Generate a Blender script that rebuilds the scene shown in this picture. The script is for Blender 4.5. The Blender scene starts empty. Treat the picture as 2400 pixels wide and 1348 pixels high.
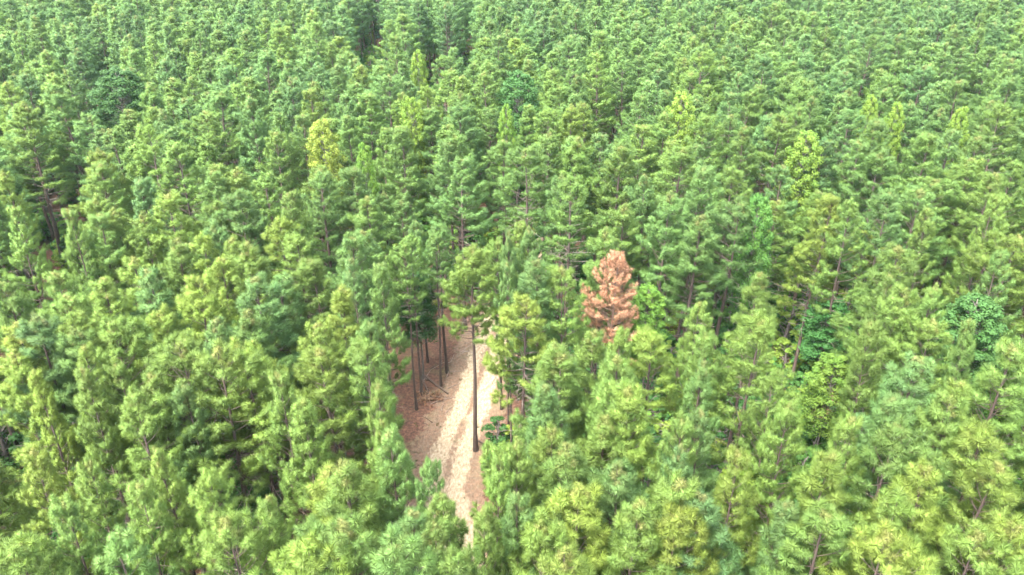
import bpy, math, random
import numpy as np

SC = bpy.context.scene
COL = SC.collection
R = math.radians
rng = np.random.default_rng(11)
random.seed(11)

# ------------------------------------------------------------------ camera
CAM_H, PITCH, F = 42.5, R(28.3), 1900.0          # metres, radians, focal length in photo pixels (2400 wide)
CP, SP = math.cos(PITCH), math.sin(PITCH)
cam_d = bpy.data.cameras.new('camera'); cam_d.sensor_width = 36; cam_d.lens = 36*F/2400
cam_d.clip_start = 0.5; cam_d.clip_end = 6000
cam = bpy.data.objects.new('camera', cam_d); COL.objects.link(cam)
cam.location = (0, 0, CAM_H); cam.rotation_euler = (math.pi/2-PITCH, 0, 0)
SC.camera = cam


def at(px, py, h=0.0):
    """point at height h that the photo shows at (px, py)"""
    u, v = (px-1200)/F, (674-py)/F
    d = (u, CP + v*SP, -SP + v*CP)
    t = (h-CAM_H)/d[2]
    return d[0]*t, d[1]*t


def proj(x, y, z):
    zz = z-CAM_H
    dep = y*CP - zz*SP
    up = y*SP + zz*CP
    dep = np.maximum(dep, .1)
    return 1200 + F*x/dep, 674 - F*up/dep, dep


# ------------------------------------------------------------------ helpers
def tag(o, label=None, cat=None, group=None, kind=None):
    if label: o['label'] = label
    if cat: o['category'] = cat
    if group: o['group'] = group
    if kind: o['kind'] = kind
    return o


def link(name, me, parent=None, loc=None):
    o = bpy.data.objects.new(name, me); COL.objects.link(o)
    if parent: o.parent = parent
    if loc is not None: o.location = loc
    return o


def mesh_np(name, V, Fc, mats, mat_idx=None, normals=None, attrs=None, smooth=False):
    """V (n,3); Fc (m,k) all faces with the same number of corners"""
    me = bpy.data.meshes.new(name)
    V = np.asarray(V, np.float32); Fc = np.asarray(Fc, np.int32)
    m, k = Fc.shape
    me.vertices.add(len(V)); me.vertices.foreach_set('co', V.ravel())
    me.loops.add(m*k); me.loops.foreach_set('vertex_index', Fc.ravel())
    me.polygons.add(m)
    me.polygons.foreach_set('loop_start', np.arange(0, m*k, k, dtype=np.int32))
    me.polygons.foreach_set('loop_total', np.full(m, k, np.int32))
    for mt in mats: me.materials.append(mt)
    if mat_idx is not None: me.polygons.foreach_set('material_index', np.asarray(mat_idx, np.int32))
    if smooth or normals is not None:
        me.polygons.foreach_set('use_smooth', np.ones(m, bool))
    for an, av in (attrs or {}).items():
        a = me.attributes.new(an, 'FLOAT', 'POINT'); a.data.foreach_set('value', np.asarray(av, np.float32))
    me.update(calc_edges=True)
    if normals is not None:
        me.normals_split_custom_set_from_vertices(np.asarray(normals, np.float32))
    return me


def unit(a):
    return a/np.maximum(np.linalg.norm(a, axis=-1, keepdims=True), 1e-9)


class Tubes:
    """collects tapered tubes into one mesh of quads"""
    def __init__(s): s.V = []; s.F = []; s.n = 0; s.M = []; s.cur = 0
    def add(s, pts, rad, sides=5):
        pts = np.asarray(pts, float); n = len(pts)
        t = unit(np.gradient(pts, axis=0))
        ref = np.array([0, 0, 1.]) if abs(t[0][2]) < .8 else np.array([1., 0, 0])
        a = unit(np.cross(t, ref)); b = np.cross(t, a)
        ang = np.linspace(0, 2*np.pi, sides, endpoint=False)
        rad = np.asarray(rad, float)
        ring = (pts[:, None] + rad[:, None, None]*(a[:, None]*np.cos(ang)[None, :, None] + b[:, None]*np.sin(ang)[None, :, None]))
        s.V.append(ring.reshape(-1, 3))
        i = np.arange(n-1)[:, None]*sides; j = np.arange(sides)[None]; j2 = (j+1) % sides
        s.F.append(np.stack([i+j, i+j2, i+sides+j2, i+sides+j], -1).reshape(-1, 4)+s.n)
        s.n += n*sides
        s.M.append(np.full((n-1)*sides, s.cur))
        e = s.n-sides                                        # closed tip
        if sides == 4: s.F.append(np.array([[e, e+1, e+2, e+3]])); s.M.append(np.full(1, s.cur))
    def mesh(s, name, mat):
        return mesh_np(name, np.concatenate(s.V), np.concatenate(s.F), [mat, M_STICK], mat_idx=np.concatenate(s.M), smooth=True)


# ------------------------------------------------------------------ materials
def new_mat(name):
    m = bpy.data.materials.new(name); m.use_nodes = True
    nt = m.node_tree; nt.nodes.clear()
    return m, nt, nt.nodes, nt.links


def ramp(nt, stops, fac=None):
    n = nt.nodes.new('ShaderNodeValToRGB'); e = n.color_ramp.elements
    while len(e) < len(stops): e.new(0.5)
    for el, (p, c) in zip(e, stops): el.position = p; el.color = (*c, 1)
    if fac is not None: nt.links.new(fac, n.inputs[0])
    return n


def noise(nt, scale, detail=4, vec=None, rough=.55):
    n = nt.nodes.new('ShaderNodeTexNoise'); n.inputs['Scale'].default_value = scale
    n.inputs['Detail'].default_value = detail; n.inputs['Roughness'].default_value = rough
    if vec is not None: nt.links.new(vec, n.inputs['Vector'])
    return n


def math_n(nt, op, a, b=None, c=None):
    n = nt.nodes.new('ShaderNodeMath'); n.operation = op
    for k, v in enumerate((a, b, c)):
        if v is None: continue
        if isinstance(v, (int, float)): n.inputs[k].default_value = v
        else: nt.links.new(v, n.inputs[k])
    return n.outputs[0]


def mix_rgb(nt, fac, a, b, mode='MIX'):
    n = nt.nodes.new('ShaderNodeMix'); n.data_type = 'RGBA'; n.blend_type = mode
    for sock, v in ((n.inputs[0], fac), (n.inputs[6], a), (n.inputs[7], b)):
        if isinstance(v, (int, float)): sock.default_value = v
        elif isinstance(v, tuple): sock.default_value = (*v, 1)
        else: nt.links.new(v, sock)
    return n.outputs[2]


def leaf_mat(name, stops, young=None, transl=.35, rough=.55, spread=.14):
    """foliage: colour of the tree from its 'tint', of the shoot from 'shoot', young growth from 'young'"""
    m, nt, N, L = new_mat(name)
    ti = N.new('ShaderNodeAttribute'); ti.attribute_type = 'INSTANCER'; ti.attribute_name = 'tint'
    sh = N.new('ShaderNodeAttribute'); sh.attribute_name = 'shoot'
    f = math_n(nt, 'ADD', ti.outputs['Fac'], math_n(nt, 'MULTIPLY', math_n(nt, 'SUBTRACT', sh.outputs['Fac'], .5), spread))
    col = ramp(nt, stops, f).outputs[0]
    hs = N.new('ShaderNodeHueSaturation')
    L.new(col, hs.inputs['Color'])
    L.new(math_n(nt, 'MULTIPLY_ADD', math_n(nt, 'FRACT', math_n(nt, 'MULTIPLY', sh.outputs['Fac'], 17.3)), .2, math_n(nt, 'MULTIPLY_ADD', math_n(nt, 'FRACT', math_n(nt, 'MULTIPLY', ti.outputs['Fac'], 57.0)), .36, .72)), hs.inputs['Value'])
    col = hs.outputs[0]
    if young:
        yo = N.new('ShaderNodeAttribute'); yo.attribute_name = 'young'
        col = mix_rgb(nt, yo.outputs['Fac'], col, young)
    d = N.new('ShaderNodeBsdfPrincipled'); d.inputs['Roughness'].default_value = rough
    d.inputs['Specular IOR Level'].default_value = .3
    L.new(col, d.inputs['Base Color'])
    t = N.new('ShaderNodeBsdfTranslucent')
    L.new(mix_rgb(nt, .5, col, (.15, .22, .05)) if young else col, t.inputs['Color'])
    mx = N.new('ShaderNodeMixShader'); mx.inputs[0].default_value = transl
    L.new(d.outputs[0], mx.inputs[1]); L.new(t.outputs[0], mx.inputs[2])
    o = N.new('ShaderNodeOutputMaterial'); L.new(mx.outputs[0], o.inputs[0])
    return m


def bark_mat(name, dark, light, sx=6, sz=1.2):
    m, nt, N, L = new_mat(name)
    tc = N.new('ShaderNodeTexCoord'); mp = N.new('ShaderNodeMapping')
    mp.inputs['Scale'].default_value = (sx, sx, sz); L.new(tc.outputs['Object'], mp.inputs['Vector'])
    nz = noise(nt, 2.0, 6, mp.outputs[0], .7)
    col = ramp(nt, [(.32, dark), (.68, light)], nz.outputs['Fac']).outputs[0]
    b = N.new('ShaderNodeBsdfPrincipled'); b.inputs['Roughness'].default_value = .9
    L.new(col, b.inputs['Base Color'])
    bp = N.new('ShaderNodeBump'); bp.inputs['Strength'].default_value = .5; bp.inputs['Distance'].default_value = .03
    L.new(nz.outputs['Fac'], bp.inputs['Height']); L.new(bp.outputs[0], b.inputs['Normal'])
    o = N.new('ShaderNodeOutputMaterial'); L.new(b.outputs[0], o.inputs[0])
    return m


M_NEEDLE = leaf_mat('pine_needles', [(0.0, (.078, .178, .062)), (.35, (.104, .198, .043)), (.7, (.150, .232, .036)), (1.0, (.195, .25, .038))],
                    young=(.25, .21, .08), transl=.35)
M_RUST = leaf_mat('dead_needles', [(0, (.22, .10, .055)), (.5, (.39, .205, .12)), (1, (.47, .29, .18))], spread=.9, transl=.3, rough=.8)
M_LEAF = leaf_mat('broad_leaves', [(0, (.03, .075, .015)), (.35, (.03, .10, .022)), (.65, (.07, .15, .018)), (1, (.17, .215, .03))], transl=.4, rough=.75)
M_GRASS = leaf_mat('dry_grass', [(0, (.05, .06, .02)), (.5, (.09, .085, .035)), (1, (.15, .12, .06))], transl=.2, rough=.8)
M_BARK = bark_mat('pine_bark', (.02, .012, .010), (.06, .038, .03))
M_GREYBARK = bark_mat('grey_bark', (.05, .04, .036), (.13, .11, .10))
M_DEADWOOD = bark_mat('dead_wood', (.09, .06, .048), (.22, .17, .14), 4, 4)
M_STICK = bark_mat('bare_sticks', (.08, .06, .05), (.18, .145, .125), 4, 4)
M_RUSTBARK = bark_mat('dead_pine_bark', (.05, .028, .02), (.15, .09, .065))
M_LOG = bark_mat('log_bark', (.03, .018, .014), (.09, .06, .045), 4, 4)


# ------------------------------------------------------------------ pine generator
def needles(tufts, n, length, width, g, shoot_len=.17, droop=0.0, whole=.5):
    """tufts: array (k,8) pos, dir, size, young. Returns triangles with rounded-tuft normals"""
    T = np.repeat(tufts, n, axis=0); k = len(T)
    P, A, S, Y = T[:, :3], unit(T[:, 3:6]), T[:, 6], T[:, 7]
    u = g.random(k)
    th = R(1)*(108 - 96*u + g.normal(0, 10, k))
    ref = np.where(np.abs(A[:, 2:3]) < .8, np.array([[0, 0, 1.]]), np.array([[1., 0, 0]]))
    a = unit(np.cross(A, ref)); b = np.cross(A, a)
    ph = g.random(k)*2*np.pi
    rad = a*np.cos(ph)[:, None] + b*np.sin(ph)[:, None]
    d = A*np.cos(th)[:, None] + rad*np.sin(th)[:, None]
    d[:, 2] -= droop; d = unit(d)
    base = P + A*(u*shoot_len*S)[:, None]
    L = length*S*g.uniform(.75, 1.15, k)
    side = unit(np.cross(d, g.normal(0, 1, (k, 3))))*(width*.5*np.sqrt(S))[:, None]
    tip = base + d*L[:, None]
    V = np.stack([base-side, base+side, tip], 1).reshape(-1, 3)
    cen = P + A*(.35*shoot_len*S)[:, None]
    nb = unit(base-cen + A*.05 + np.array([0, 0, .03])); ntip = unit(tip-cen)
    ext = np.abs(tufts[:, :2]).max(); zlo, zhi = tufts[:, 2].min(), tufts[:, 2].max()
    cn = unit(np.c_[cen[:, :2]/max(ext, .1), (cen[:, 2]-zlo-.35*(zhi-zlo))/(zhi-zlo)*1.3])*whole
    nb = nb+cn; ntip = ntip+cn
    jit = g.normal(0, .2, (k, 3))
    Nn = np.stack([unit(nb+jit), unit(nb+jit), unit(ntip+jit)], 1).reshape(-1, 3)
    sh = np.repeat(g.random(len(tufts)), n*3)
    yg = np.repeat(Y, 3)*np.tile([.5, .5, 1], k)
    return V, np.arange(k*3).reshape(-1, 3), Nn, {'shoot': sh, 'young': yg}


def pine_skeleton(g, H=18.0, cb=9.8, rad=1.8, tubes=None, fine=True, dead=26, gap=.72, dense=1.0, rise=0.0, candles=True, base_r=.15):
    """returns tufts (k,8); fills tubes with trunk, limbs, twigs and dead sticks"""
    tufts = []
    bend = g.normal(0, .22, 2)
    def axis(z):
        t = z/H
        return np.array([bend[0]*t*t*(1-.4*t) + .05*math.sin(3*t*3+bend[1]*9), bend[1]*t*t, z])
    if tubes is not None:
        zs = np.linspace(0, H-.15, 11)
        rr = base_r*(1-zs/H)**.8 + .018; rr[0] *= 1.3
        tubes.add([axis(z) for z in zs], rr, 7 if fine else 4)
    z = cb
    lop = g.uniform(0, 2*np.pi); lopa = g.uniform(0.05, .3)
    spin = g.uniform(0, 6)
    while z < H-.55:
        t = (z-cb)/(H-cb)
        prof = min(1, .66+1.2*t)*(1-t)**.6*1.08
        nb = int(g.integers(3, 6)) if t > .15 else int(g.integers(2, 5))
        spin += 2.4
        for q in range(nb):
            az = spin + q*2*np.pi/nb + g.normal(0, .28)
            Lb = rad*prof*g.uniform(.52, 1.2)*(1+lopa*math.cos(az-lop)) + .12
            el = R(4 + 50*t + rise) + g.normal(0, .12)
            p = axis(z + g.uniform(-.15, .15))
            pts = [p]; dirs = []
            seg = 4
            for i in range(seg):
                e = el - .10 + .16*i*(1-.3*t)
                dv = np.array([math.cos(az)*math.cos(e), math.sin(az)*math.cos(e), math.sin(e)])
                dirs.append(dv); p = p + dv*Lb/seg; pts.append(p); az += g.normal(0, .07)
            pts = np.array(pts)
            if tubes is not None:
                tubes.add(pts, np.linspace(.036*(1-.6*t), .01, seg+1), 4 if fine else 3)
            def on(s):
                f = s*seg; i = min(int(f), seg-1)
                return pts[i]+(pts[i+1]-pts[i])*(f-i), dirs[i]
            tufts.append([*pts[-1], *(dirs[-1]+np.array([0, 0, .3])), g.uniform(.95, 1.2), g.random()*.25*(t**2)])
            s = .46 if Lb > .8 else .5; sd = 1 if g.random() < .5 else -1
            while s < .97:
                q0, dv = on(s); sd = -sd
                a2 = math.atan2(dv[1], dv[0]) + sd*g.uniform(.6, 1.15)
                e2 = math.asin(np.clip(dv[2], -1, 1))*.6 + g.uniform(.1, .55)
                d2 = np.array([math.cos(a2)*math.cos(e2), math.sin(a2)*math.cos(e2), math.sin(e2)])
                L2 = np.clip(Lb*g.uniform(.22, .45)*(1.25-.75*s), .14, .95)
                q1 = q0+d2*L2
                if tubes is not None and fine: tubes.add([q0, q1], [.012, .006], 3)
                up = np.array([0, 0, .38])
                tufts.append([*q1, *(d2+up), g.uniform(.75, 1.15), g.random()*.2*(t**2)])
                if L2 > .5: tufts.append([*(q0+d2*L2*.45 + g.normal(0, .05, 3)), *(d2+up+g.normal(0, .4, 3)), g.uniform(.6, .9), 0])
                s += g.uniform(.10, .165)/max(Lb/1.5, .55)/dense
        z += gap*g.uniform(.75, 1.25)*(1-.35*t)
    # leader with upright shoots
    for q in range(9):
        zz = H - 1.1*(q/9)**1.0
        az = q*2.4; ro = .06 + .30*(q/9)
        c = axis(zz)+np.array([math.cos(az)*ro, math.sin(az)*ro, 0])
        tufts.append([*c, math.cos(az)*.3, math.sin(az)*.3, 1, g.uniform(.55, .85), g.uniform(.35, .9) if candles else 0])
    if tubes is not None:
        tubes.cur = 1
        for q in range(dead):
            zz = cb - g.uniform(-.8, 1)*g.uniform(.2, 4.2)
            az = g.uniform(0, 6.28); Lb = g.uniform(.6, 2.1); e = g.uniform(-.25, .45)
            p0 = axis(zz); p1 = p0+Lb*.5*np.array([math.cos(az)*math.cos(e), math.sin(az)*math.cos(e), math.sin(e)])
            e += g.uniform(-.4, .25); p2 = p1+Lb*.5*np.array([math.cos(az+.15)*math.cos(e), math.sin(az+.15)*math.cos(e), math.sin(e)])
            tubes.add([p0, p1, p2], [.02, .014, .005], 3)
            if fine:
                for _ in range(2):
                    a2 = az+g.choice([-1, 1])*g.uniform(.5, 1); l2 = Lb*g.uniform(.2, .4)
                    tubes.add([p1, p1+l2*np.array([math.cos(a2), math.sin(a2), g.uniform(-.3, .3)])], [.009, .004], 3)
    return np.array(tufts, float)


def build_pine(seed, fine=True, n=250, length=.33, width=.012, **kw):
    g = np.random.default_rng(seed)
    tb = Tubes()
    tf = pine_skeleton(g, tubes=tb, fine=fine, **kw)
    V, Fc, Nn, at_ = needles(tf, n, length, width, g, whole=.28 if fine else 1.0)
    return (tb.mesh('pine_trunk', M_BARK), mesh_np('pine_crown', V, Fc, [M_NEEDLE], normals=Nn, attrs=at_))


SPECS = [dict(rad=2.5, cb=8.2), dict(rad=2.2, cb=7.6, gap=.8), dict(rad=2.75, cb=8.8), dict(rad=2.4, cb=8.4, dense=1.1),
         dict(rad=2.65, cb=7.6, gap=.85), dict(rad=2.05, cb=8.4), dict(rad=2.9, cb=8.2, gap=.9, dense=.95), dict(rad=2.4, cb=10.8), dict(rad=2.25, cb=8.0, rise=8), dict(rad=2.6, cb=8.4, rise=-5),
         dict(rad=2.7, cb=7.6, gap=1.0, dense=.8, candles=False), dict(rad=2.2, cb=11.4, gap=.75, candles=False), dict(rad=2.1, cb=7.2, gap=.9, rise=14), dict(rad=3.0, cb=9.0, gap=.85, rise=-3)]
PINES = [build_pine(100+i, **s) for i, s in enumerate(SPECS)]
FAR = [build_pine(200+i, fine=False, n=70, length=.36, width=.036, dead=5, **s) for i, s in enumerate(SPECS[:6])]


# ------------------------------------------------------------------ broadleaf generator
def build_broadleaf(seed, H, cb, rad, clumps=60, per=70, leaf=.15, shape='cone'):
    g = np.random.default_rng(seed); tb = Tubes()
    zs = np.linspace(0, H*.96, 8)
    ax = lambda z: np.array([.15*math.sin(z*.5+seed), .15*math.cos(z*.4+seed), z])
    tb.add([ax(z) for z in zs], .13*(1-zs/H)**.9+.015, 6)
    V = []; Nn = []; Sh = []
    for c in range(clumps):
        t = (c+.5)/clumps
        z = cb+(H-cb)*t**.85
        tt = (z-cb)/(H-cb)
        prof = (1-tt)**.75*min(1, .6+2*tt) if shape == 'cone' else math.sqrt(max(0, 1-(1.7*tt-.75)**2))*.95
        az = c*2.399+g.normal(0, .3); rr = rad*max(prof, .08)*g.uniform(.55, 1.08)
        cpos = ax(z)+np.array([math.cos(az)*rr, math.sin(az)*rr, g.normal(0, .15)])
        z0 = max(z-rr*.7, cb*.8)
        tb.add([ax(z0), (ax(z0)+cpos)/2+np.array([0, 0, .1]), cpos], [.03, .02, .008], 4)
        m = int(per*g.uniform(.7, 1.3)); cr = (.34+.35*(1-tt))*g.uniform(.75, 1.2)*rad/1.7
        d = unit(g.normal(0, 1, (m, 3))); q = cpos + d*(cr*g.random((m, 1))**.45)*np.array([1, 1, .7])
        nrm = unit(d*.6+np.array([0, 0, .8])+g.normal(0, .4, (m, 3)))
        a = unit(np.cross(nrm, g.normal(0, 1, (m, 3)))); b = np.cross(nrm, a)
        s = leaf*g.uniform(.7, 1.25, (m, 1))
        V.append(np.stack([q-a*s, q-b*s*.62-nrm*s*.1, q+a*s, q+b*s*.62-nrm*s*.1], 1).reshape(-1, 3))
        Nn.append(np.repeat(unit(nrm+d*.5), 4, 0)); Sh.append(np.repeat(np.clip(g.random()*.7+g.random(m)*.3, 0, 1), 4))
    V = np.concatenate(V); Fc = np.arange(len(V)).reshape(-1, 4)
    return (tb.mesh('broadleaf_trunk', M_GREYBARK),
            mesh_np('broadleaf_crown', V, Fc, [M_LEAF], normals=np.concatenate(Nn), attrs={'shoot': np.concatenate(Sh)}))


BROAD = [build_broadleaf(31, 17.5, 7, 2.3, 130, 170, leaf=.095), build_broadleaf(32, 17.5, 8, 2.5, 130, 170, leaf=.095, shape='round'), build_broadleaf(33, 15, 6, 2.1, 130, 170, leaf=.09, shape='round')]
SHRUB = [build_broadleaf(41+i, 2.2+.6*i, .3, 1.0, 26, 90, leaf=.075, shape='round') for i in range(3)]

# ------------------------------------------------------------------ the track's course (x of its middle at distance y)
TR_Y = np.array([5, 20, 30, 40, 46.7, 51.5, 57.4, 67.7, 75, 85, 95.])
TR_X = np.array([3, 1.5, -1, -3.6, -5.2, -4.8, -3.5, -2.1, -1, 2, 7.])
def track_x(y): return np.interp(y, TR_Y, TR_X)


# ------------------------------------------------------------------ where trees stand
# tops of pines read from the photo: px, py, colour (y yellow-green, g mid, b blue-green)
TOPS = """47 1068 y;33 816 y;77 887 y;199 857 g;289 853 g;463 820 g;583 828 y;776 830 y;675 885 g;447 898 b;341 930 g;693 950 g
386 1052 y;285 1107 g;504 1085 g;772 1113 y;301 1227 b;39 1270 g;224 1117 g;833 1109 g;606 1170 g;183 824 g;366 902 g;837 1243 g
1280 1031 y;1377 1164 y;1297 946 b;1504 939 y;1602 987 g;1450 861 g;1301 854 g;1275 1251 g;1338 1297 y;1558 1207 y;1190 1024 g .8
1150 1078 g .5;946 1042 b .85;1050 1160 g .85;1098 1150 y .6;1085 1225 g .8;1022 1098 b .5;1240 1004 g .7;961 1201 b;1079 1279 g .85;1145 1164 b .75;1460 1098 b;1541 1142 g;1423 988 g;1349 1038 g;1463 1175 g
1590 1049 b;1635 975 b;1731 1071 y;1908 1068 y;1882 972 g;1949 957 g;2093 938 b;2087 1020 g;2193 916 g;2259 909 g;2329 1012 y
2185 1112 y;2303 1083 y;1857 1182 b;2119 1179 g;2026 1241 y;2363 1223 y;1650 1153 b;1956 1219 g;2289 1238 g;1936 472 y
2080 769 g;2188 750 g;2307 762 g;2381 806 g;1773 650 g;1750 762 g;2366 606 b;2177 669 g;2084 650 g
2195 498 g;2340 465 g;1672 788 g;1632 710 g;1828 873 g;1632 862 b;2180 858 b;2099 680 g;2006 472 g;2084 461 b;1190 547 b .6
1237 520 b;1324 647 g;1411 533 g;1224 707 y;1301 800 g;1541 774 y;1398 790 g;1446 782 g .75;1458 844 g;883 633 b;863 794 g
866 768 b .7;1216 627 b .6;1257 613 b;15 402 g;222 352 y;326 420 b;373 465 g;234 476 y;263 495 g;339 502 g;560 398 g;497 402 b;658 450 g
745 413 b;827 409 b;22 498 g;204 517 g;178 498 g;645 513 y;699 552 g;471 561 y;412 573 g;532 569 g;521 606 y;319 610 y;341 628 b
749 624 g;586 650 b;653 639 b;445 662 y;9 665 g;134 643 g;223 650 g;159 706 g;178 740 g;67 754 b;33 773 y;141 773 g;482 736 b
593 736 b;389 743 y;790 684 y;757 751 y;260 765 g;579 828 y;471 817 g;831 628 b;816 558 b;512 543 b;590 587 g;905 985 g .6;880 905 g .6;905 1290 b;700 1290 y;150 1180 g;560 1240 g"""
GAPS = [(140, 475, 46), (125, 545, 34), (1135, 572, 30), (955, 690, 38), (1000, 830, 60), (1010, 930, 50), (1090, 960, 85), (1100, 1040, 60), (1150, 800, 40), (1560, 690, 34), (1675, 740, 24),
        (1900, 800, 40), (1960, 820, 34), (2230, 640, 28), (2280, 740, 40), (2330, 840, 24), (1930, 770, 36), (1850, 830, 24), (1890, 910, 26), (1700, 1050, 26), (1780, 1000, 18), (865, 75, 24), (1005, 105, 20), (1090, 95, 14),
        (250, 160, 14), (1430, 285, 12), (2270, 185, 8), (195, 1110, 22), (560, 1130, 26), (440, 1290, 30), (1050, 1120, 40), (1040, 1290, 34), (2150, 960, 22)]
TINT = {'y': .70, 'g': .48, 'b': .22}
trees = []            # x, y, height, width scale, tint, variant
def put(x, y, h, tint, w=None, var=None):
    trees.append([x, y, h, rng.uniform(1.0, 1.3) if w is None else w, tint, int(rng.integers(len(PINES))) if var is None else var])
for ent in TOPS.replace('\n', ';').split(';'):
    a, b, c, *ws = ent.split(); h = 18+rng.uniform(-.9, .9)
    x, y = at(float(a), float(b), h)
    put(x, y, h, TINT[c]+rng.normal(0, .07), float(ws[0]) if ws else None)
# pines along the clearing, by the foot of their bare trunks
for px, py, h, tn in ((1002, 849, 14.5, .2), (1034, 907, 15.2, .3), (1047, 874, 14.8, .22), (988, 926, 15.4, .35), (976, 960, 15.6, .4), (966, 800, 14.6, .25), (1192, 953, 16.0, .45), (1206, 948, 16.8, .55),
                      (925, 780, 15, .25), (1674, 770, 12.5, .35)):
    x, y = at(px, py, 0); put(x, y, h, tn, .9, 7 if px < 985 or px > 1100 else 11)
for px, py, h, tn in ((1240, 965, 12, .5), (1228, 905, 12.5, .6), (1262, 1015, 11, .4), (1226, 860, 12, .55), (1245, 1060, 10, .45)):
    x, y = at(px, py, 0); put(x, y, h, tn, .72)
for t_ in trees:        # crowns by the dark gaps stay slim
    qx, qy, qd = proj(t_[0], t_[1], t_[2]-3.6)
    for (gx_, gy_) in ((140, 480), (125, 545), (1135, 572), (960, 700), (1900, 800), (1960, 830), (2230, 640), (2285, 740), (1890, 910), (1700, 1050), (195, 1110), (560, 1130), (1560, 690)):
        if abs(qx-gx_) < 2.6*t_[3]*F/qd+8 and abs(qy-gy_) < 4.2*F/qd: t_[3] = min(t_[3], .74)
n_manual = len(trees)
SPECIAL = []          # x, y, radius that fill trees keep off
lone = at(1116, 1056, 0); SPECIAL.append((*lone, 3.4))
rust = at(1444, 597, 17.2); SPECIAL.append((*rust, 2.4))
greys = [at(1889, 848, 0), at(1957, 838, 0)]; SPECIAL += [(*p, 2.4) for p in greys]
# broadleaf trees: top pixel, height, tint, mesh, width, label
BL = [(1525, 672, 13.0, 0.66, 2, 0.72, 'bright green leafy broadleaf tree tucked against the rust-red dead pine'),
      (750, 286, 18.6, .95, 1, .75, 'vivid lemon-yellow rounded broadleaf tree, the brightest crown among the pines'),
      (852, 341, 18.0, 0.69, 1, 0.42, 'small lime-green broadleaf crown just beside the vivid lemon-yellow broadleaf tree'),
      (962, 232, 18.4, 0.78, 1, 0.64, 'yellow broadleaf crown beyond the lemon-yellow tree, midway to the back of the forest'),
      (1186, 251, 18.2, 0.71, 1, 0.42, 'thin lime-green broadleaf spire beside the pale teal broadleaf tree'),
      (1216, 172, 18.8, 0.1, 1, 1.15, 'pale teal round-topped broadleaf tree deep in the pines'),
      (1600, 221, 18.8, 0.8, 1, 0.76, 'yellow rounded broadleaf crown deep in the pines beyond the rust-red dead pine'),
      (1895, 314, 18.4, 0.76, 1, 0.8, 'yellow-green bushy broadleaf crown beyond the two grey-trunked pines'),
      (2045, 228, 18.2, .78, 1, 0.5, 'narrow yellow-green broadleaf crown, left one of a far pair'),
      (2106, 245, 18.0, .78, 1, 0.5, 'short yellow-green broadleaf crown, right one of a far pair'),
      (2256, 256, 18.6, .78, 1, 0.5, 'pale yellow-green broadleaf crown nearest the far right edge'),
      (272, 166, 19.2, 0.02, 1, 1.45, 'big dark teal broadleaf tree standing out among the pines'),
      (978, 122, 18.6, .78, 1, 0.5, 'small yellow-green broadleaf crown at the edge of the far dark gap'),
      (1783, 462, 17.8, .5, 1, 0.6, 'mid green slender broadleaf tree wedged between grey-green pines'),
      (1962, 838, 11.5, .72, 1, 0.7, 'lime-green low broadleaf tree at the edge of the dark clearing'),
      (2290, 700, 15.0, 0.05, 2, 1.1, 'dark emerald broadleaf tree in the shade by the right edge'),
      (1950, 700, 9.5, 0.35, 2, 0.9, 'deep green low broadleaf tree behind the two grey-trunked pines'),
      (1745, 1085, 11.0, 0.8, 2, 0.7, 'sunny yellow-green low broadleaf tree in the hollow among foreground pines'),
      (975, 640, 11.0, 0.2, 2, 0.8, 'dark green low broadleaf tree behind the bare trunks left of the track')]
for b in BL: SPECIAL.append((*at(b[0], b[1], b[2]), 1.6))

PROT = [(1440, 680, 55, 80.0, rust[1]), (1085, 690, 65, 105.0, lone[1])]
BIG = (272, 750, 1216)
for b in BL: PROT.append((b[0], b[1]+(45 if b[1] > 600 or b[0] in BIG else 12), 20, 45 if b[1] > 600 else 26 if b[0] in BIG else 14, at(b[0], b[1], b[2])[1]))
# keep the listed pines apart, then fill the plantation rows between them
P = np.array(trees)
for it in range(30):
    for i in range(len(P)):
        d = P[:, :2]-P[i, :2]; r = np.hypot(d[:, 0], d[:, 1]); r[i] = 9
        j = int(r.argmin())
        if r[j] < 2.0:
            v = d[j]/max(r[j], .05)*(2.0-r[j])*.5
            P[j, :2] += v; P[i, :2] -= v
        if 43 < P[i, 1] < 76:
            dx = P[i, 0]-track_x(P[i, 1])
            if abs(dx) < 2.3: P[i, 0] += (2.3-abs(dx))*(1 if dx >= 0 else -1)
trees = [list(r) for r in P]
gx = np.array([t[0] for t in trees]); gy = np.array([t[1] for t in trees])
ca, sa = math.cos(R(43)), math.sin(R(43))
cand = []
for i in range(-150, 150):
    for j in range(-150, 150):
        a = i*4.9+rng.uniform(-1.3, 1.3); b = j*4.5+rng.uniform(-1.2, 1.2)
        x, y = a*ca-b*sa, a*sa+b*ca
        y += 130
        if 4 < y < 285 and abs(x) < 26+.80*y: cand.append((x, y))
cand.sort(key=lambda p: p[1])
KX, KY = list(gx), list(gy)
SPX = np.array(SPECIAL); GP = np.array(GAPS, float)
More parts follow.
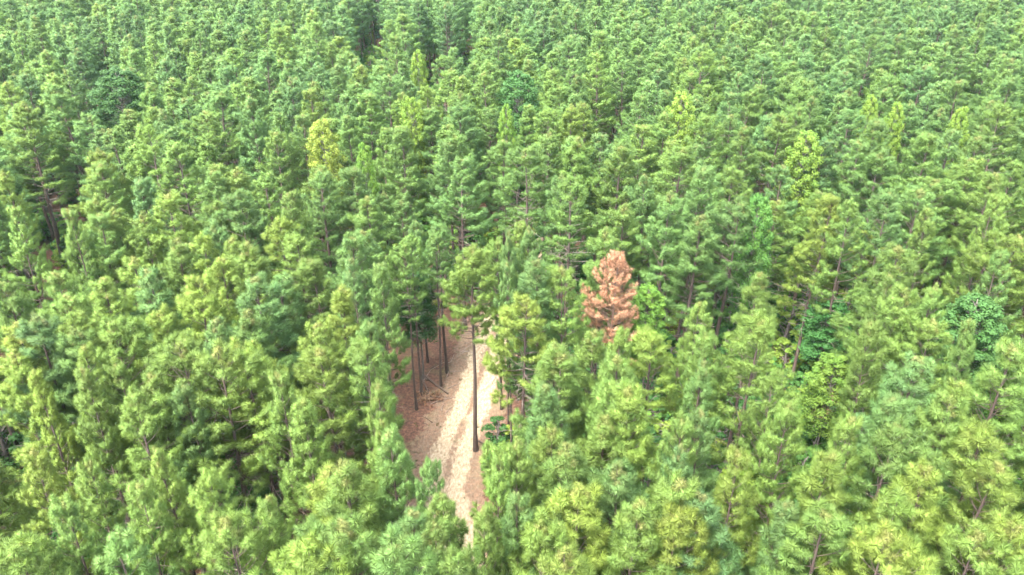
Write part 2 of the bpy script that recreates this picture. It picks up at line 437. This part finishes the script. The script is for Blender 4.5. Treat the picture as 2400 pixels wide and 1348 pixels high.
for x, y in cand:
    if y < 60 or True:
        k = np.hypot(np.array(KX[:n_manual])-x, np.array(KY[:n_manual])-y)
        if k.min() < (3.3 if y < 50 else 3.3): continue
    if (np.hypot(SPX[:, 0]-x, SPX[:, 1]-y) < SPX[:, 2]).any(): continue
    if abs(x-track_x(y)) < 3.2 and 30 < y < 76: continue
    h = 18+rng.normal(0, .95)
    px, py, dep = proj(x, y, h-3.0)
    cw = F/dep
    if (np.hypot((GP[:, 0]-px)/(GP[:, 2]+1.9*cw), (GP[:, 1]-py)/(GP[:, 2]+4.0*cw)) < 1).any(): continue
    if y < 33 and py < 1348:        # foreground tops are all listed: fill trees there stay lower
        h -= 2.6
    elif y < 60: h -= rng.uniform(.3, 1.6)
    # a nearer crown must leave the landmark crowns free
    hid = False
    for (qx, qy, rx, ry, qd) in PROT:
        if y < qd-.5 and abs(px-qx) < rx+2.0*cw and abs(py-qy) < ry+3.2*cw: hid = True
    if hid: continue
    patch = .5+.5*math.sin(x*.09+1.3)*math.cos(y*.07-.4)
    KX.append(x); KY.append(y)
    trees.append([x, y, h, rng.uniform(1.08, 1.48), float(np.clip((.30+.24*patch)*max(.15, 1.12-y/210)+rng.normal(0, .12), 0, .85)), int(rng.integers(len(PINES)))])  # tint turns bluer with distance: aerial haze put into the needle colour
T = np.array(trees)

# how much of each crown the photo shows: front-to-back ellipses on a coarse raster
PX, PY, DEP = proj(T[:, 0], T[:, 1], T[:, 2]-3.6)
W4, H4 = 600, 337
ras = np.zeros((H4, W4), bool); seen = np.zeros(len(T))
yy, xx = np.mgrid[0:H4, 0:W4]
for i in np.argsort(DEP):
    rx = 2.2*T[i, 3]*F/DEP[i]/4; ry = 3.6*F/DEP[i]/4*.95; cx, cy = PX[i]/4, PY[i]/4
    x0, x1, y0, y1 = int(max(0, cx-rx)), int(min(W4, cx+rx+1)), int(max(0, cy-ry)), int(min(H4, cy+ry+1))
    if x1 <= x0 or y1 <= y0: continue
    e = ((xx[y0:y1, x0:x1]-cx)/rx)**2+((yy[y0:y1, x0:x1]-cy)/ry)**2 < 1
    sub = ras[y0:y1, x0:x1]
    seen[i] = (e & ~sub).sum(); sub |= e
order = np.argsort(-seen)
single = order[:296]; rest = order[296:]
print('pines', len(T), 'listed', n_manual, 'smallest single', seen[single[-1]])


# ------------------------------------------------------------------ build single trees
LANDMARKS = []
def tree_empty(name, x, y, rz):
    e = bpy.data.objects.new(name, None); COL.objects.link(e)
    e.empty_display_size = .5; e.location = (x, y, 0); e.rotation_euler = (0, 0, rz)
    return e
def make_tree(name, meshes, x, y, rz, sxy, sz, tint, tilt=None):
    e = tree_empty(name, x, y, rz); e.scale = (sxy, sxy, sz)
    if tilt: e.rotation_euler = (tilt[0], tilt[1], rz)
    e['tint'] = float(tint)
    tr = link('trunk', meshes[0], e); cr = link('crown', meshes[1], e); cr['tint'] = float(tint)
    return e

# landmark trees
e = make_tree('pine_tree', build_pine(900, H=18, cb=10.8, rad=2.75, dead=22, gap=.52, dense=1.15, base_r=.17), *lone, 0.4, 1, 18/18, .6)
tag(e, 'solitary tall pine with a long bare trunk standing on the sandy track', 'pine tree', 'pines of the plantation')
LANDMARKS.append(('the solitary pine on the track', 1100, 690))

g = np.random.default_rng(77); tb = Tubes()
tf = pine_skeleton(g, H=17.2, cb=8.4, rad=2.55, tubes=tb, dead=10, gap=.34, dense=1.25, candles=False, rise=6)
tf = tf[g.random(len(tf)) < .92]; tf[:, 6] *= .92
V, Fc, Nn, A_ = needles(tf, 110, .28, .012, g, droop=.25)
rm = (tb.mesh('dead_pine_trunk', M_RUSTBARK), mesh_np('dead_pine_crown', V, Fc, [M_RUST], normals=Nn, attrs=A_))
e = make_tree('dead_pine', rm, *rust, 1.0, 1, 1, .5)
tag(e, 'dead pine with rust-red needles and bare twigs among green pines', 'dead pine')
LANDMARKS.append(('the rust-red dead pine', 1435, 690))

for k, (p, hh, tn, lean, lb) in enumerate(((greys[0], 14.6, .46, -.05, 'tall pine with a thick bare grey trunk over the dark clearing'),
                                           (greys[1], 13.6, .92, -.05, 'yellowish pine with a thin bare grey trunk over the dark clearing'))):
    mm = build_pine(910+k, H=18, cb=11, rad=2.3, dead=14, base_r=.2-.05*k)
    mm[0].materials[0] = M_GREYBARK
    e = make_tree('pine_tree', mm, *p, 1.3*k, 1, hh/18, tn, (0, lean))
    tag(e, lb, 'pine tree', 'pines of the plantation')
LANDMARKS.append(('the two grey-trunked pines', 1925, 740))

for (px, py, h, tn, mi, w, lb) in BL:
    x, y = at(px, py, h); base_h = (17.5, 17.5, 15)[mi]
    e = make_tree('broadleaf_tree', BROAD[mi], x, y, rng.uniform(0, 6), w, h/base_h, tn)
    tag(e, lb, 'broadleaf tree', 'broadleaf trees among the pines')
for nm, i in (('the bright green broadleaf tree', 0), ('the lemon-yellow broadleaf tree', 1), ('the pale teal broadleaf tree', 5), ('the far yellow broadleaf', 6), ('the far yellow-green broadleaf', 7),
              ('the pale yellow-green broadleaf', 10), ('the big dark teal broadleaf', 11), ('the slender green broadleaf', 13), ('the lime-green low broadleaf', 14), ('the dark emerald broadleaf', 15)):
    LANDMARKS.append((nm, BL[i][0], BL[i][1]+40))
LANDMARKS += [('the near end of the track', 1050, 1250), ('the bottom left corner', 0, 1348), ('the bottom right corner', 2400, 1348), ('the brush pile by the track', 1000, 935), ('the dark gap with bare stems', 140, 480)]

# plantation pines shown largest
DIRS = ['right of', 'upper right of', 'above', 'upper left of', 'left of', 'lower left of', 'below', 'lower right of']
ORD = ['nearest', 'second', 'third', 'fourth', 'fifth', 'sixth', 'seventh', 'eighth', 'ninth', 'tenth', 'eleventh', 'twelfth', 'thirteenth', 'fourteenth', 'fifteenth']
place = {}; buckets = {}
for i in single:
    px, py = PX[i], PY[i]-1.5*F/DEP[i]
    best = min(range(len(LANDMARKS)), key=lambda k: math.hypot(LANDMARKS[k][1]-px, (LANDMARKS[k][2]-py)*1.2))
    dx, dy = px-LANDMARKS[best][1], LANDMARKS[best][2]-py
    s = int(round(math.degrees(math.atan2(dy, dx))/45)) % 8
    buckets.setdefault((best, s), []).append((math.hypot(dx, dy), i))
for (b, s), lst in buckets.items():
    lst.sort()
    for k, (_, i) in enumerate(lst): place[i] = (ORD[min(k, 14)], DIRS[s], LANDMARKS[b][0])
COLN = lambda t: 'blue-green' if t < .2 else 'grey-green' if t < .32 else 'mid green' if t < .52 else 'light green' if t < .66 else 'yellow-green'
proto = None
for i in sorted(single, key=lambda q: DEP[q]):
    x, y, h, w, tn, var = T[i]; var = int(var)
    if proto is None:
        proto = tree_empty('pine_tree', 0, 0, 0); link('trunk', PINES[0][0], proto); link('crown', PINES[0][1], proto)
        e = proto; kids = list(proto.children)
    else:
        e = proto.copy(); COL.objects.link(e); kids = []
        for ch in proto.children:
            c = ch.copy(); COL.objects.link(c); c.parent = e; kids.append(c)
    for c in kids:
        c.data = PINES[var][0 if c.name.startswith('trunk') else 1]; c['tint'] = float(tn)
    e.location = (x, y, 0); e.rotation_euler = (rng.normal(0, .022), rng.normal(0, .022), rng.uniform(0, 6.28)); e.scale = (w, w, h/18)
    size = 'broad' if SPECS[var]['rad']*w > 3.0 else 'slender' if SPECS[var]['rad']*w < 2.5 else 'bushy'
    o_, d_, l_ = place[i]
    tag(e, f'{size} {COLN(tn)} pine, {o_} pine {d_} {l_}', 'pine tree', 'pines of the plantation')


# ------------------------------------------------------------------ stuff by geometry nodes: far forest, undergrowth
def scatter(name, pts, rot, scl, tint, protos, label, cat, pick=None):
    """one object: every point carries one of the prototype trees (trunk and crown joined)"""
    c = bpy.data.collections.new(name+'_kinds')
    for k, me in enumerate(protos):
        c.objects.link(bpy.data.objects.new('%s_kind_%d' % (name, k), me))
    n = len(pts)
    me = bpy.data.meshes.new(name); me.vertices.add(n); me.vertices.foreach_set('co', np.asarray(pts, np.float32).ravel())
    def attr(an, ty, v, key='value'):
        a = me.attributes.new(an, ty, 'POINT'); a.data.foreach_set(key, np.asarray(v).ravel())
    attr('rot', 'FLOAT_VECTOR', np.asarray(rot, np.float32), 'vector'); attr('scl', 'FLOAT_VECTOR', np.asarray(scl, np.float32), 'vector')
    attr('tint', 'FLOAT', np.asarray(tint, np.float32)); attr('pick', 'INT', (rng.integers(0, len(protos), n) if pick is None else pick).astype(np.int32))
    o = link(name, me)
    ng = bpy.data.node_groups.new(name, 'GeometryNodeTree')
    ng.interface.new_socket('Geometry', in_out='INPUT', socket_type='NodeSocketGeometry')
    ng.interface.new_socket('Geometry', in_out='OUTPUT', socket_type='NodeSocketGeometry')
    N, L = ng.nodes, ng.links
    gi, go = N.new('NodeGroupInput'), N.new('NodeGroupOutput')
    ci = N.new('GeometryNodeCollectionInfo'); ci.inputs['Collection'].default_value = c; ci.inputs['Separate Children'].default_value = True; ci.inputs['Reset Children'].default_value = True
    ip = N.new('GeometryNodeInstanceOnPoints'); ip.inputs['Pick Instance'].default_value = True
    def na(an, ty):
        q = N.new('GeometryNodeInputNamedAttribute'); q.data_type = ty; q.inputs['Name'].default_value = an; return q.outputs['Attribute']
    L.new(gi.outputs[0], ip.inputs['Points']); L.new(ci.outputs[0], ip.inputs['Instance'])
    L.new(na('pick', 'INT'), ip.inputs['Instance Index']); L.new(na('rot', 'FLOAT_VECTOR'), ip.inputs['Rotation']); L.new(na('scl', 'FLOAT_VECTOR'), ip.inputs['Scale'])
    L.new(ip.outputs[0], go.inputs[0])
    md = o.modifiers.new('scatter', 'NODES'); md.node_group = ng
    tag(o, label, cat, kind='stuff')
    return o


def joined(name, trunk, crown):
    """trunk and crown meshes as one prototype mesh"""
    import bmesh
    bm = bmesh.new(); bm.from_mesh(trunk); nf = len(bm.faces)
    tm = np.zeros(nf, np.int32); trunk.polygons.foreach_get('material_index', tm)
    bm.from_mesh(crown)
    me = bpy.data.meshes.new(name); bm.to_mesh(me); bm.free()
    for mt in (trunk.materials[0], trunk.materials[1], crown.materials[0]): me.materials.append(mt)
    mi = np.full(len(me.polygons), 2, np.int32); mi[:nf] = tm
    me.polygons.foreach_set('material_index', mi); me.update()
    return me


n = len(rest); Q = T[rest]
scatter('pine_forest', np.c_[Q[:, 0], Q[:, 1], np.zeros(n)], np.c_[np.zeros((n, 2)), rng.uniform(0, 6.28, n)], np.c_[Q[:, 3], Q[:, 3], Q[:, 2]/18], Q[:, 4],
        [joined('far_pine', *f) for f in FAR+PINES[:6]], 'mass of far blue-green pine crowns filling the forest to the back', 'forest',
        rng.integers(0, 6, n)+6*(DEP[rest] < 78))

# undergrowth: leafy shrubs below the pines, thick in the clearing on the right, sparse by the track
pts = []; tn = []; sc_ = []
for k in range(9000):
    y = rng.uniform(20, 250); x = rng.uniform(-1, 1)*(12+.72*y)
    dx = x-track_x(y)
    if abs(dx) < 3.6 and y < 75: continue
    right = 3 < x < 60 and 30 < y < 80
    if y < 75 and -13 < dx < 3.8 and 42 < y < 72: continue
    if not right and rng.random() < .3: continue
    pts.append((x, y, -.05)); tn.append(rng.choice([.2, .4, .62, .8])+rng.normal(0, .08)); s = rng.uniform(.5, 1.6); sc_.append((s*1.2, s*1.2, s))
n = len(pts)
scatter('undergrowth', pts, np.c_[np.zeros((n, 2)), rng.uniform(0, 6.28, n)], sc_, np.clip(tn, 0, .9), [joined('shrub', *s) for s in SHRUB], 'leafy green shrubs and saplings below the pines', 'undergrowth')

# sparse low grass along the track
g = np.random.default_rng(3); tuft_mesh = []
for k in range(3):
    m_ = 40; a = g.uniform(0, 6.28, m_); r0 = g.random(m_)*.12; base = np.c_[np.cos(a)*r0, np.sin(a)*r0, np.zeros(m_)]
    dv = unit(np.c_[np.cos(a)*.6+g.normal(0, .3, m_), np.sin(a)*.6+g.normal(0, .3, m_), np.ones(m_)*.8]); l = g.uniform(.12, .38, (m_, 1))
    sd_ = unit(np.cross(dv, g.normal(0, 1, (m_, 3))))*.012
    Vg = np.stack([base-sd_, base+sd_, base+dv*l], 1).reshape(-1, 3)
    tuft_mesh.append(mesh_np('grass_tuft', Vg, np.arange(m_*3).reshape(-1, 3), [M_GRASS], normals=np.tile([[0, 0, 1.]], (m_*3, 1)), attrs={'shoot': np.repeat(g.random(m_), 3)}))
pts = []
for k in range(420):
    y = rng.uniform(38, 76); u = rng.choice([-1, 1])*abs(rng.normal(1.1, .45)) if rng.random() < .85 else rng.normal(0, .08)
    x = track_x(y)+u*3.0
    if math.sin(x*1.7+.6*y)*math.cos(y*.9-x) < -.1: continue
    pts.append((x, y, .01))
n = len(pts); sg = rng.uniform(.35, .85, n)
scatter('grass', pts, np.c_[np.zeros((n, 2)), rng.uniform(0, 6.28, n)], np.c_[sg, sg, sg], rng.random(n), tuft_mesh, 'sparse dry grass on the sides of the track', 'grass')

# ------------------------------------------------------------------ ground and track
def litter_color(nt, vec):
    n1 = noise(nt, .55, 6, vec, .65); n2 = noise(nt, 3.2, 9, vec, .78)
    c1 = ramp(nt, [(.36, (.018, .009, .006)), (.5, (.066, .027, .015)), (.66, (.15, .075, .045))], n2.outputs['Fac']).outputs[0]
    return mix_rgb(nt, math_n(nt, 'MULTIPLY', ramp(nt, [(.52, (0, 0, 0)), (.66, (1, 1, 1))], n1.outputs['Fac']).outputs[0], .45), c1, (.085, .08, .035)), n2

m, nt, N, L = new_mat('pine_straw')
tc = N.new('ShaderNodeTexCoord'); lc, n2 = litter_color(nt, tc.outputs['Object'])
b = N.new('ShaderNodeBsdfPrincipled'); b.inputs['Roughness'].default_value = .95; L.new(lc, b.inputs['Base Color'])
bp = N.new('ShaderNodeBump'); bp.inputs['Strength'].default_value = .6; bp.inputs['Distance'].default_value = .08
L.new(n2.outputs['Fac'], bp.inputs['Height']); L.new(bp.outputs[0], b.inputs['Normal'])
o = N.new('ShaderNodeOutputMaterial'); L.new(b.outputs[0], o.inputs[0]); M_LITTER = m
gm = mesh_np('ground', [(-3000, -2000, 0), (3000, -2000, 0), (3000, 4000, 0), (-3000, 4000, 0)], [[0, 1, 2, 3]], [M_LITTER])
tag(link('ground', gm), kind='structure', label='forest floor of reddish brown pine straw', cat='ground')

m, nt, N, L = new_mat('track_sand')
tc = N.new('ShaderNodeTexCoord'); ac = N.new('ShaderNodeAttribute'); ac.attribute_name = 'across'
lc, n2 = litter_color(nt, tc.outputs['Object'])
ab = math_n(nt, 'ABSOLUTE', ac.outputs['Fac'])
mp = N.new('ShaderNodeMapping'); mp.inputs['Scale'].default_value = (1.2, .5, 1); mp.inputs['Rotation'].default_value = (0, 0, R(-5)); L.new(tc.outputs['Object'], mp.inputs['Vector'])
na_ = noise(nt, .9, 6, mp.outputs[0], .68); nb_ = noise(nt, 3.0, 8, mp.outputs[0], .75); nc_ = noise(nt, 4.5, 9, mp.outputs[0], .78)
sand = ramp(nt, [(.34, (.085, .05, .028)), (.46, (.185, .136, .085)), (.6, (.28, .235, .165))], nc_.outputs['Fac']).outputs[0]
rut = math_n(nt, 'ABSOLUTE', math_n(nt, 'SUBTRACT', ab, .34))           # wheel tracks at +-0.34
edge = math_n(nt, 'ADD', math_n(nt, 'MULTIPLY', math_n(nt, 'SUBTRACT', na_.outputs['Fac'], .5), 1.3), math_n(nt, 'MULTIPLY', math_n(nt, 'SUBTRACT', nb_.outputs['Fac'], .5), .9))
f1 = math_n(nt, 'ADD', math_n(nt, 'SUBTRACT', ab, .78), edge)
f2 = math_n(nt, 'ADD', math_n(nt, 'MULTIPLY_ADD', rut, 2.2, -.40), math_n(nt, 'MULTIPLY', edge, 1.0))
fac = math_n(nt, 'MAXIMUM', ramp(nt, [(.0, (0, 0, 0)), (.42, (1, 1, 1))], f1).outputs[0], math_n(nt, 'MULTIPLY', ramp(nt, [(.0, (0, 0, 0)), (.3, (1, 1, 1))], f2).outputs[0], .72))
b = N.new('ShaderNodeBsdfPrincipled'); b.inputs['Roughness'].default_value = .95
L.new(mix_rgb(nt, fac, sand, lc), b.inputs['Base Color'])
bp = N.new('ShaderNodeBump'); bp.inputs['Strength'].default_value = .5; bp.inputs['Distance'].default_value = .08
L.new(nb_.outputs['Fac'], bp.inputs['Height']); L.new(bp.outputs[0], b.inputs['Normal'])
o = N.new('ShaderNodeOutputMaterial'); L.new(b.outputs[0], o.inputs[0])
ys = np.arange(4, 95, .5); us = np.linspace(-1.6, 1.6, 17)
V = []; acr = []
for y in ys:
    for u in us:
        z = .006 + .05*max(0, 1-abs(u))*(.5-.5*math.cos((abs(u)-.34)*9)) if abs(u) < 1 else .006
        V.append((track_x(y)+u*2.75, y, z)); acr.append(u)
nu = len(us); Fc = [[i*nu+j, i*nu+j+1, (i+1)*nu+j+1, (i+1)*nu+j] for i in range(len(ys)-1) for j in range(nu-1)]
tag(link('track', mesh_np('track', V, Fc, [m], attrs={'across': acr}, smooth=True)), kind='structure', label='pale sandy forest track with wheel ruts', cat='track')

# ------------------------------------------------------------------ things lying by the track
def stick(name, pts, r0, r1, mat, label, cat, twigs=0, group=None, sides=6):
    base = np.array(pts[0], float); base[2] = 0
    g = np.random.default_rng(len(label)); tb = Tubes(); p = np.array(pts, float)-base
    p[:, 2] = np.maximum(p[:, 2], .0)
    tb.add(p, np.linspace(r0, r1, len(p)), sides)
    for _ in range(twigs):
        i = int(g.integers(0, len(p)-1)); q = p[i]+(p[i+1]-p[i])*g.random(); d = unit(p[i+1]-p[i]+g.normal(0, .6, 3)); d[2] = abs(d[2])*.4
        l = g.uniform(.4, 1.1); tb.add([q, q+d*l*.5, q+d*l+np.array([0, 0, .05])], [r1*.8, r1*.6, r1*.3], 4)
    o = link(name, tb.mesh(name, mat), loc=base)
    return tag(o, label, cat, group)
def gp(px, py, z): return (*at(px, py, 0), z)
stick('fallen_log', [gp(996, 885, .18), gp(1022, 905, .16), gp(1050, 925, .13)], .13, .09, M_LOG, 'dark fallen log lying against the bare trunks left of the track', 'log', 3, 'logs lying by the track')
stick('fallen_log', [gp(1122, 1036, .12), gp(1145, 1050, .1), gp(1172, 1066, .08)], .09, .06, M_LOG, 'thin brown log lying at the foot of the solitary pine', 'log', 1, 'logs lying by the track')
stick('fallen_log', [gp(992, 902, .5), gp(1000, 918, .3), gp(1008, 932, .08)], .1, .07, M_LOG, 'short dark log leaning beside the leftmost bare trunk', 'log', 2, 'logs lying by the track')
stick('fallen_branch', [gp(1046, 886, .05), gp(1052, 879, .35), gp(1050, 874, .12)], .05, .04, M_DEADWOOD, 'bleached bent branch curling at the foot of a bare trunk', 'branch', 0, 'branches lying by the track')
stick('fallen_branch', [gp(1050, 870, .9), gp(1058, 858, .5), gp(1064, 832, .06)], .035, .015, M_DEADWOOD, 'pale straight branch propped on the trunk nearest the track', 'branch', 2, 'branches lying by the track')
stick('fallen_branch', [gp(1010, 948, .05), gp(1035, 940, .12), gp(1068, 932, .06)], .04, .015, M_DEADWOOD, 'forked brown branch pointing from the brush pile to the track', 'branch', 5, 'branches lying by the track')
stick('fallen_branch', [gp(985, 905, .06), gp(1010, 872, .25), gp(1042, 850, .08)], .045, .015, M_DEADWOOD, 'long thin branch lying on pine straw between the bare trunks', 'branch', 4, 'branches lying by the track')
stick('fallen_branch', [gp(1165, 880, .05), gp(1150, 905, .2), gp(1120, 925, .06)], .03, .01, M_DEADWOOD, 'twiggy dark branch lying across the middle of the sandy track', 'branch', 4, 'branches lying by the track')
gg = np.random.default_rng(8)
WORDS = ['grey crooked', 'short dark', 'pale slender', 'brown twiggy', 'long grey', 'thin brown', 'bent pale', 'dark twiggy', 'slim grey', 'stubby brown']
NEAR = ['on the pine straw left of the solitary pine', 'beside the far bend of the track', 'at the left edge of the sandy track', 'near the brush pile', 'between the brush pile and the sand',
        'at the foot of the bare trunks', 'left of the track where sand fades', 'below the brush pile', 'at the right edge of the sandy track', 'on pine straw far left of the track']
SPOT = [(1055, 960), (1130, 800), (1065, 905), (965, 955), (1040, 955), (1015, 860), (1075, 870), (1005, 985), (1165, 900), (960, 990)]
for (sx, sy), wd, nr in zip(SPOT, WORDS, NEAR):
    c = np.array(gp(sx, sy, .04)); a = gg.uniform(0, 3.14); l = gg.uniform(.7, 1.6); d = np.array([math.cos(a), math.sin(a), 0])*l/2
    stick('fallen_branch', [c-d, c+gg.normal(0, .08, 3)*np.array([1, 1, 0])+np.array([0, 0, .06]), c+d], gg.uniform(.025, .045), .01, M_DEADWOOD if 'pale' in wd or 'grey' in wd else M_LOG, f'{wd} branch lying {nr}', 'branch', int(gg.integers(2, 6)), 'branches lying by the track')
# brush pile: heaped dead twigs with orange-brown needles
bx_, by_ = at(1003, 938, 0); e = tree_empty('brush_pile', bx_, by_, 0)
tag(e, 'heap of orange-brown dead pine brush beside the track', 'brush pile')
g = np.random.default_rng(5); tb = Tubes(); tf = []
for k in range(46):
    a = g.uniform(0, 6.28); r0 = g.uniform(0, .7); p0 = np.array([math.cos(a)*r0*1.3, math.sin(a)*r0, .05+.4*g.random()*(1-r0)])
    a2 = g.uniform(0, 6.28); l = g.uniform(.6, 1.5); p1 = p0+np.array([math.cos(a2)*l*.6, math.sin(a2)*l*.5, g.uniform(-.02, .28)]); p1[2] = max(p1[2], .05)
    tb.add([p0, p1], [.02, .006], 4); tf.append([*p1, *(p1-p0+np.array([0, 0, .3])), g.uniform(.6, 1), 0]); tf.append([*((p0+p1)/2), *(p1-p0), g.uniform(.6, 1), 0])
V, Fc, Nn, A_ = needles(np.array(tf), 40, .22, .02, g)
V[:, 2] = np.maximum(V[:, 2], .015)
link('twigs', tb.mesh('brush_twigs', M_DEADWOOD), e); c = link('foliage', mesh_np('brush_foliage', V, Fc, [M_RUST], normals=Nn, attrs=A_), e); c['tint'] = .9

# ------------------------------------------------------------------ air, sky, sun
HAZE = 0.00007
if HAZE:
    x0, x1, y0, y1, z0, z1 = -3200, 3200, -2200, 4200, -1.0, CAM_H+1.5
    V = [(x, y, z) for z in (z0, z1) for y in (y0, y1) for x in (x0, x1)]
    hm, nt, N, L = new_mat('haze_air')
    pv = N.new('ShaderNodeVolumePrincipled'); pv.inputs['Color'].default_value = (.55, .85, .78, 1); pv.inputs['Density'].default_value = HAZE; pv.inputs['Anisotropy'].default_value = .2
    o = N.new('ShaderNodeOutputMaterial'); L.new(pv.outputs[0], o.inputs['Volume'])
    tag(link('haze', mesh_np('haze', V, [[0, 2, 3, 1], [4, 5, 7, 6], [0, 1, 5, 4], [2, 6, 7, 3], [0, 4, 6, 2], [1, 3, 7, 5]], [hm])), 'thin pale blue haze over the forest', 'haze', kind='stuff')

EL, AZ = R(60), R(218)        # high soft sun behind the camera, a little to the left
w = bpy.data.worlds.new('World'); SC.world = w; w.use_nodes = True
nt = w.node_tree; nt.nodes.clear()
sk = nt.nodes.new('ShaderNodeTexSky'); sk.sky_type = 'NISHITA'; sk.sun_disc = False; sk.sun_elevation = EL; sk.sun_rotation = AZ
sk.air_density = 1.0; sk.dust_density = 3.0; sk.ozone_density = 1.0
bg = nt.nodes.new('ShaderNodeBackground'); bg.inputs['Strength'].default_value = .15
wo = nt.nodes.new('ShaderNodeOutputWorld'); hs = nt.nodes.new('ShaderNodeHueSaturation'); hs.inputs['Saturation'].default_value = .36; nt.links.new(sk.outputs[0], hs.inputs['Color']); nt.links.new(hs.outputs[0], bg.inputs[0]); nt.links.new(bg.outputs[0], wo.inputs[0])
sd = bpy.data.lights.new('sun', 'SUN'); sd.energy = 1.4; sd.angle = R(28); sd.color = (1, .94, .80)
so = bpy.data.objects.new('sun', sd); COL.objects.link(so)
so.rotation_euler = (math.pi/2-EL, 0, math.pi-AZ)     # direction to the sun: (sin AZ, cos AZ) at elevation EL

SC.view_settings.view_transform = 'Standard'; SC.view_settings.look = 'None'
SC.view_settings.exposure = 3.95; SC.view_settings.gamma = 1
SC.render.engine = 'CYCLES'
SC.cycles.use_denoising = True; SC.cycles.filter_width = 1.5
SC.cycles.use_adaptive_sampling = False; SC.cycles.light_sampling_threshold = 0.0
SC.cycles.max_bounces = 7; SC.cycles.diffuse_bounces = 6; SC.cycles.transmission_bounces = 4; SC.cycles.volume_bounces = 1; SC.cycles.transparent_max_bounces = 8
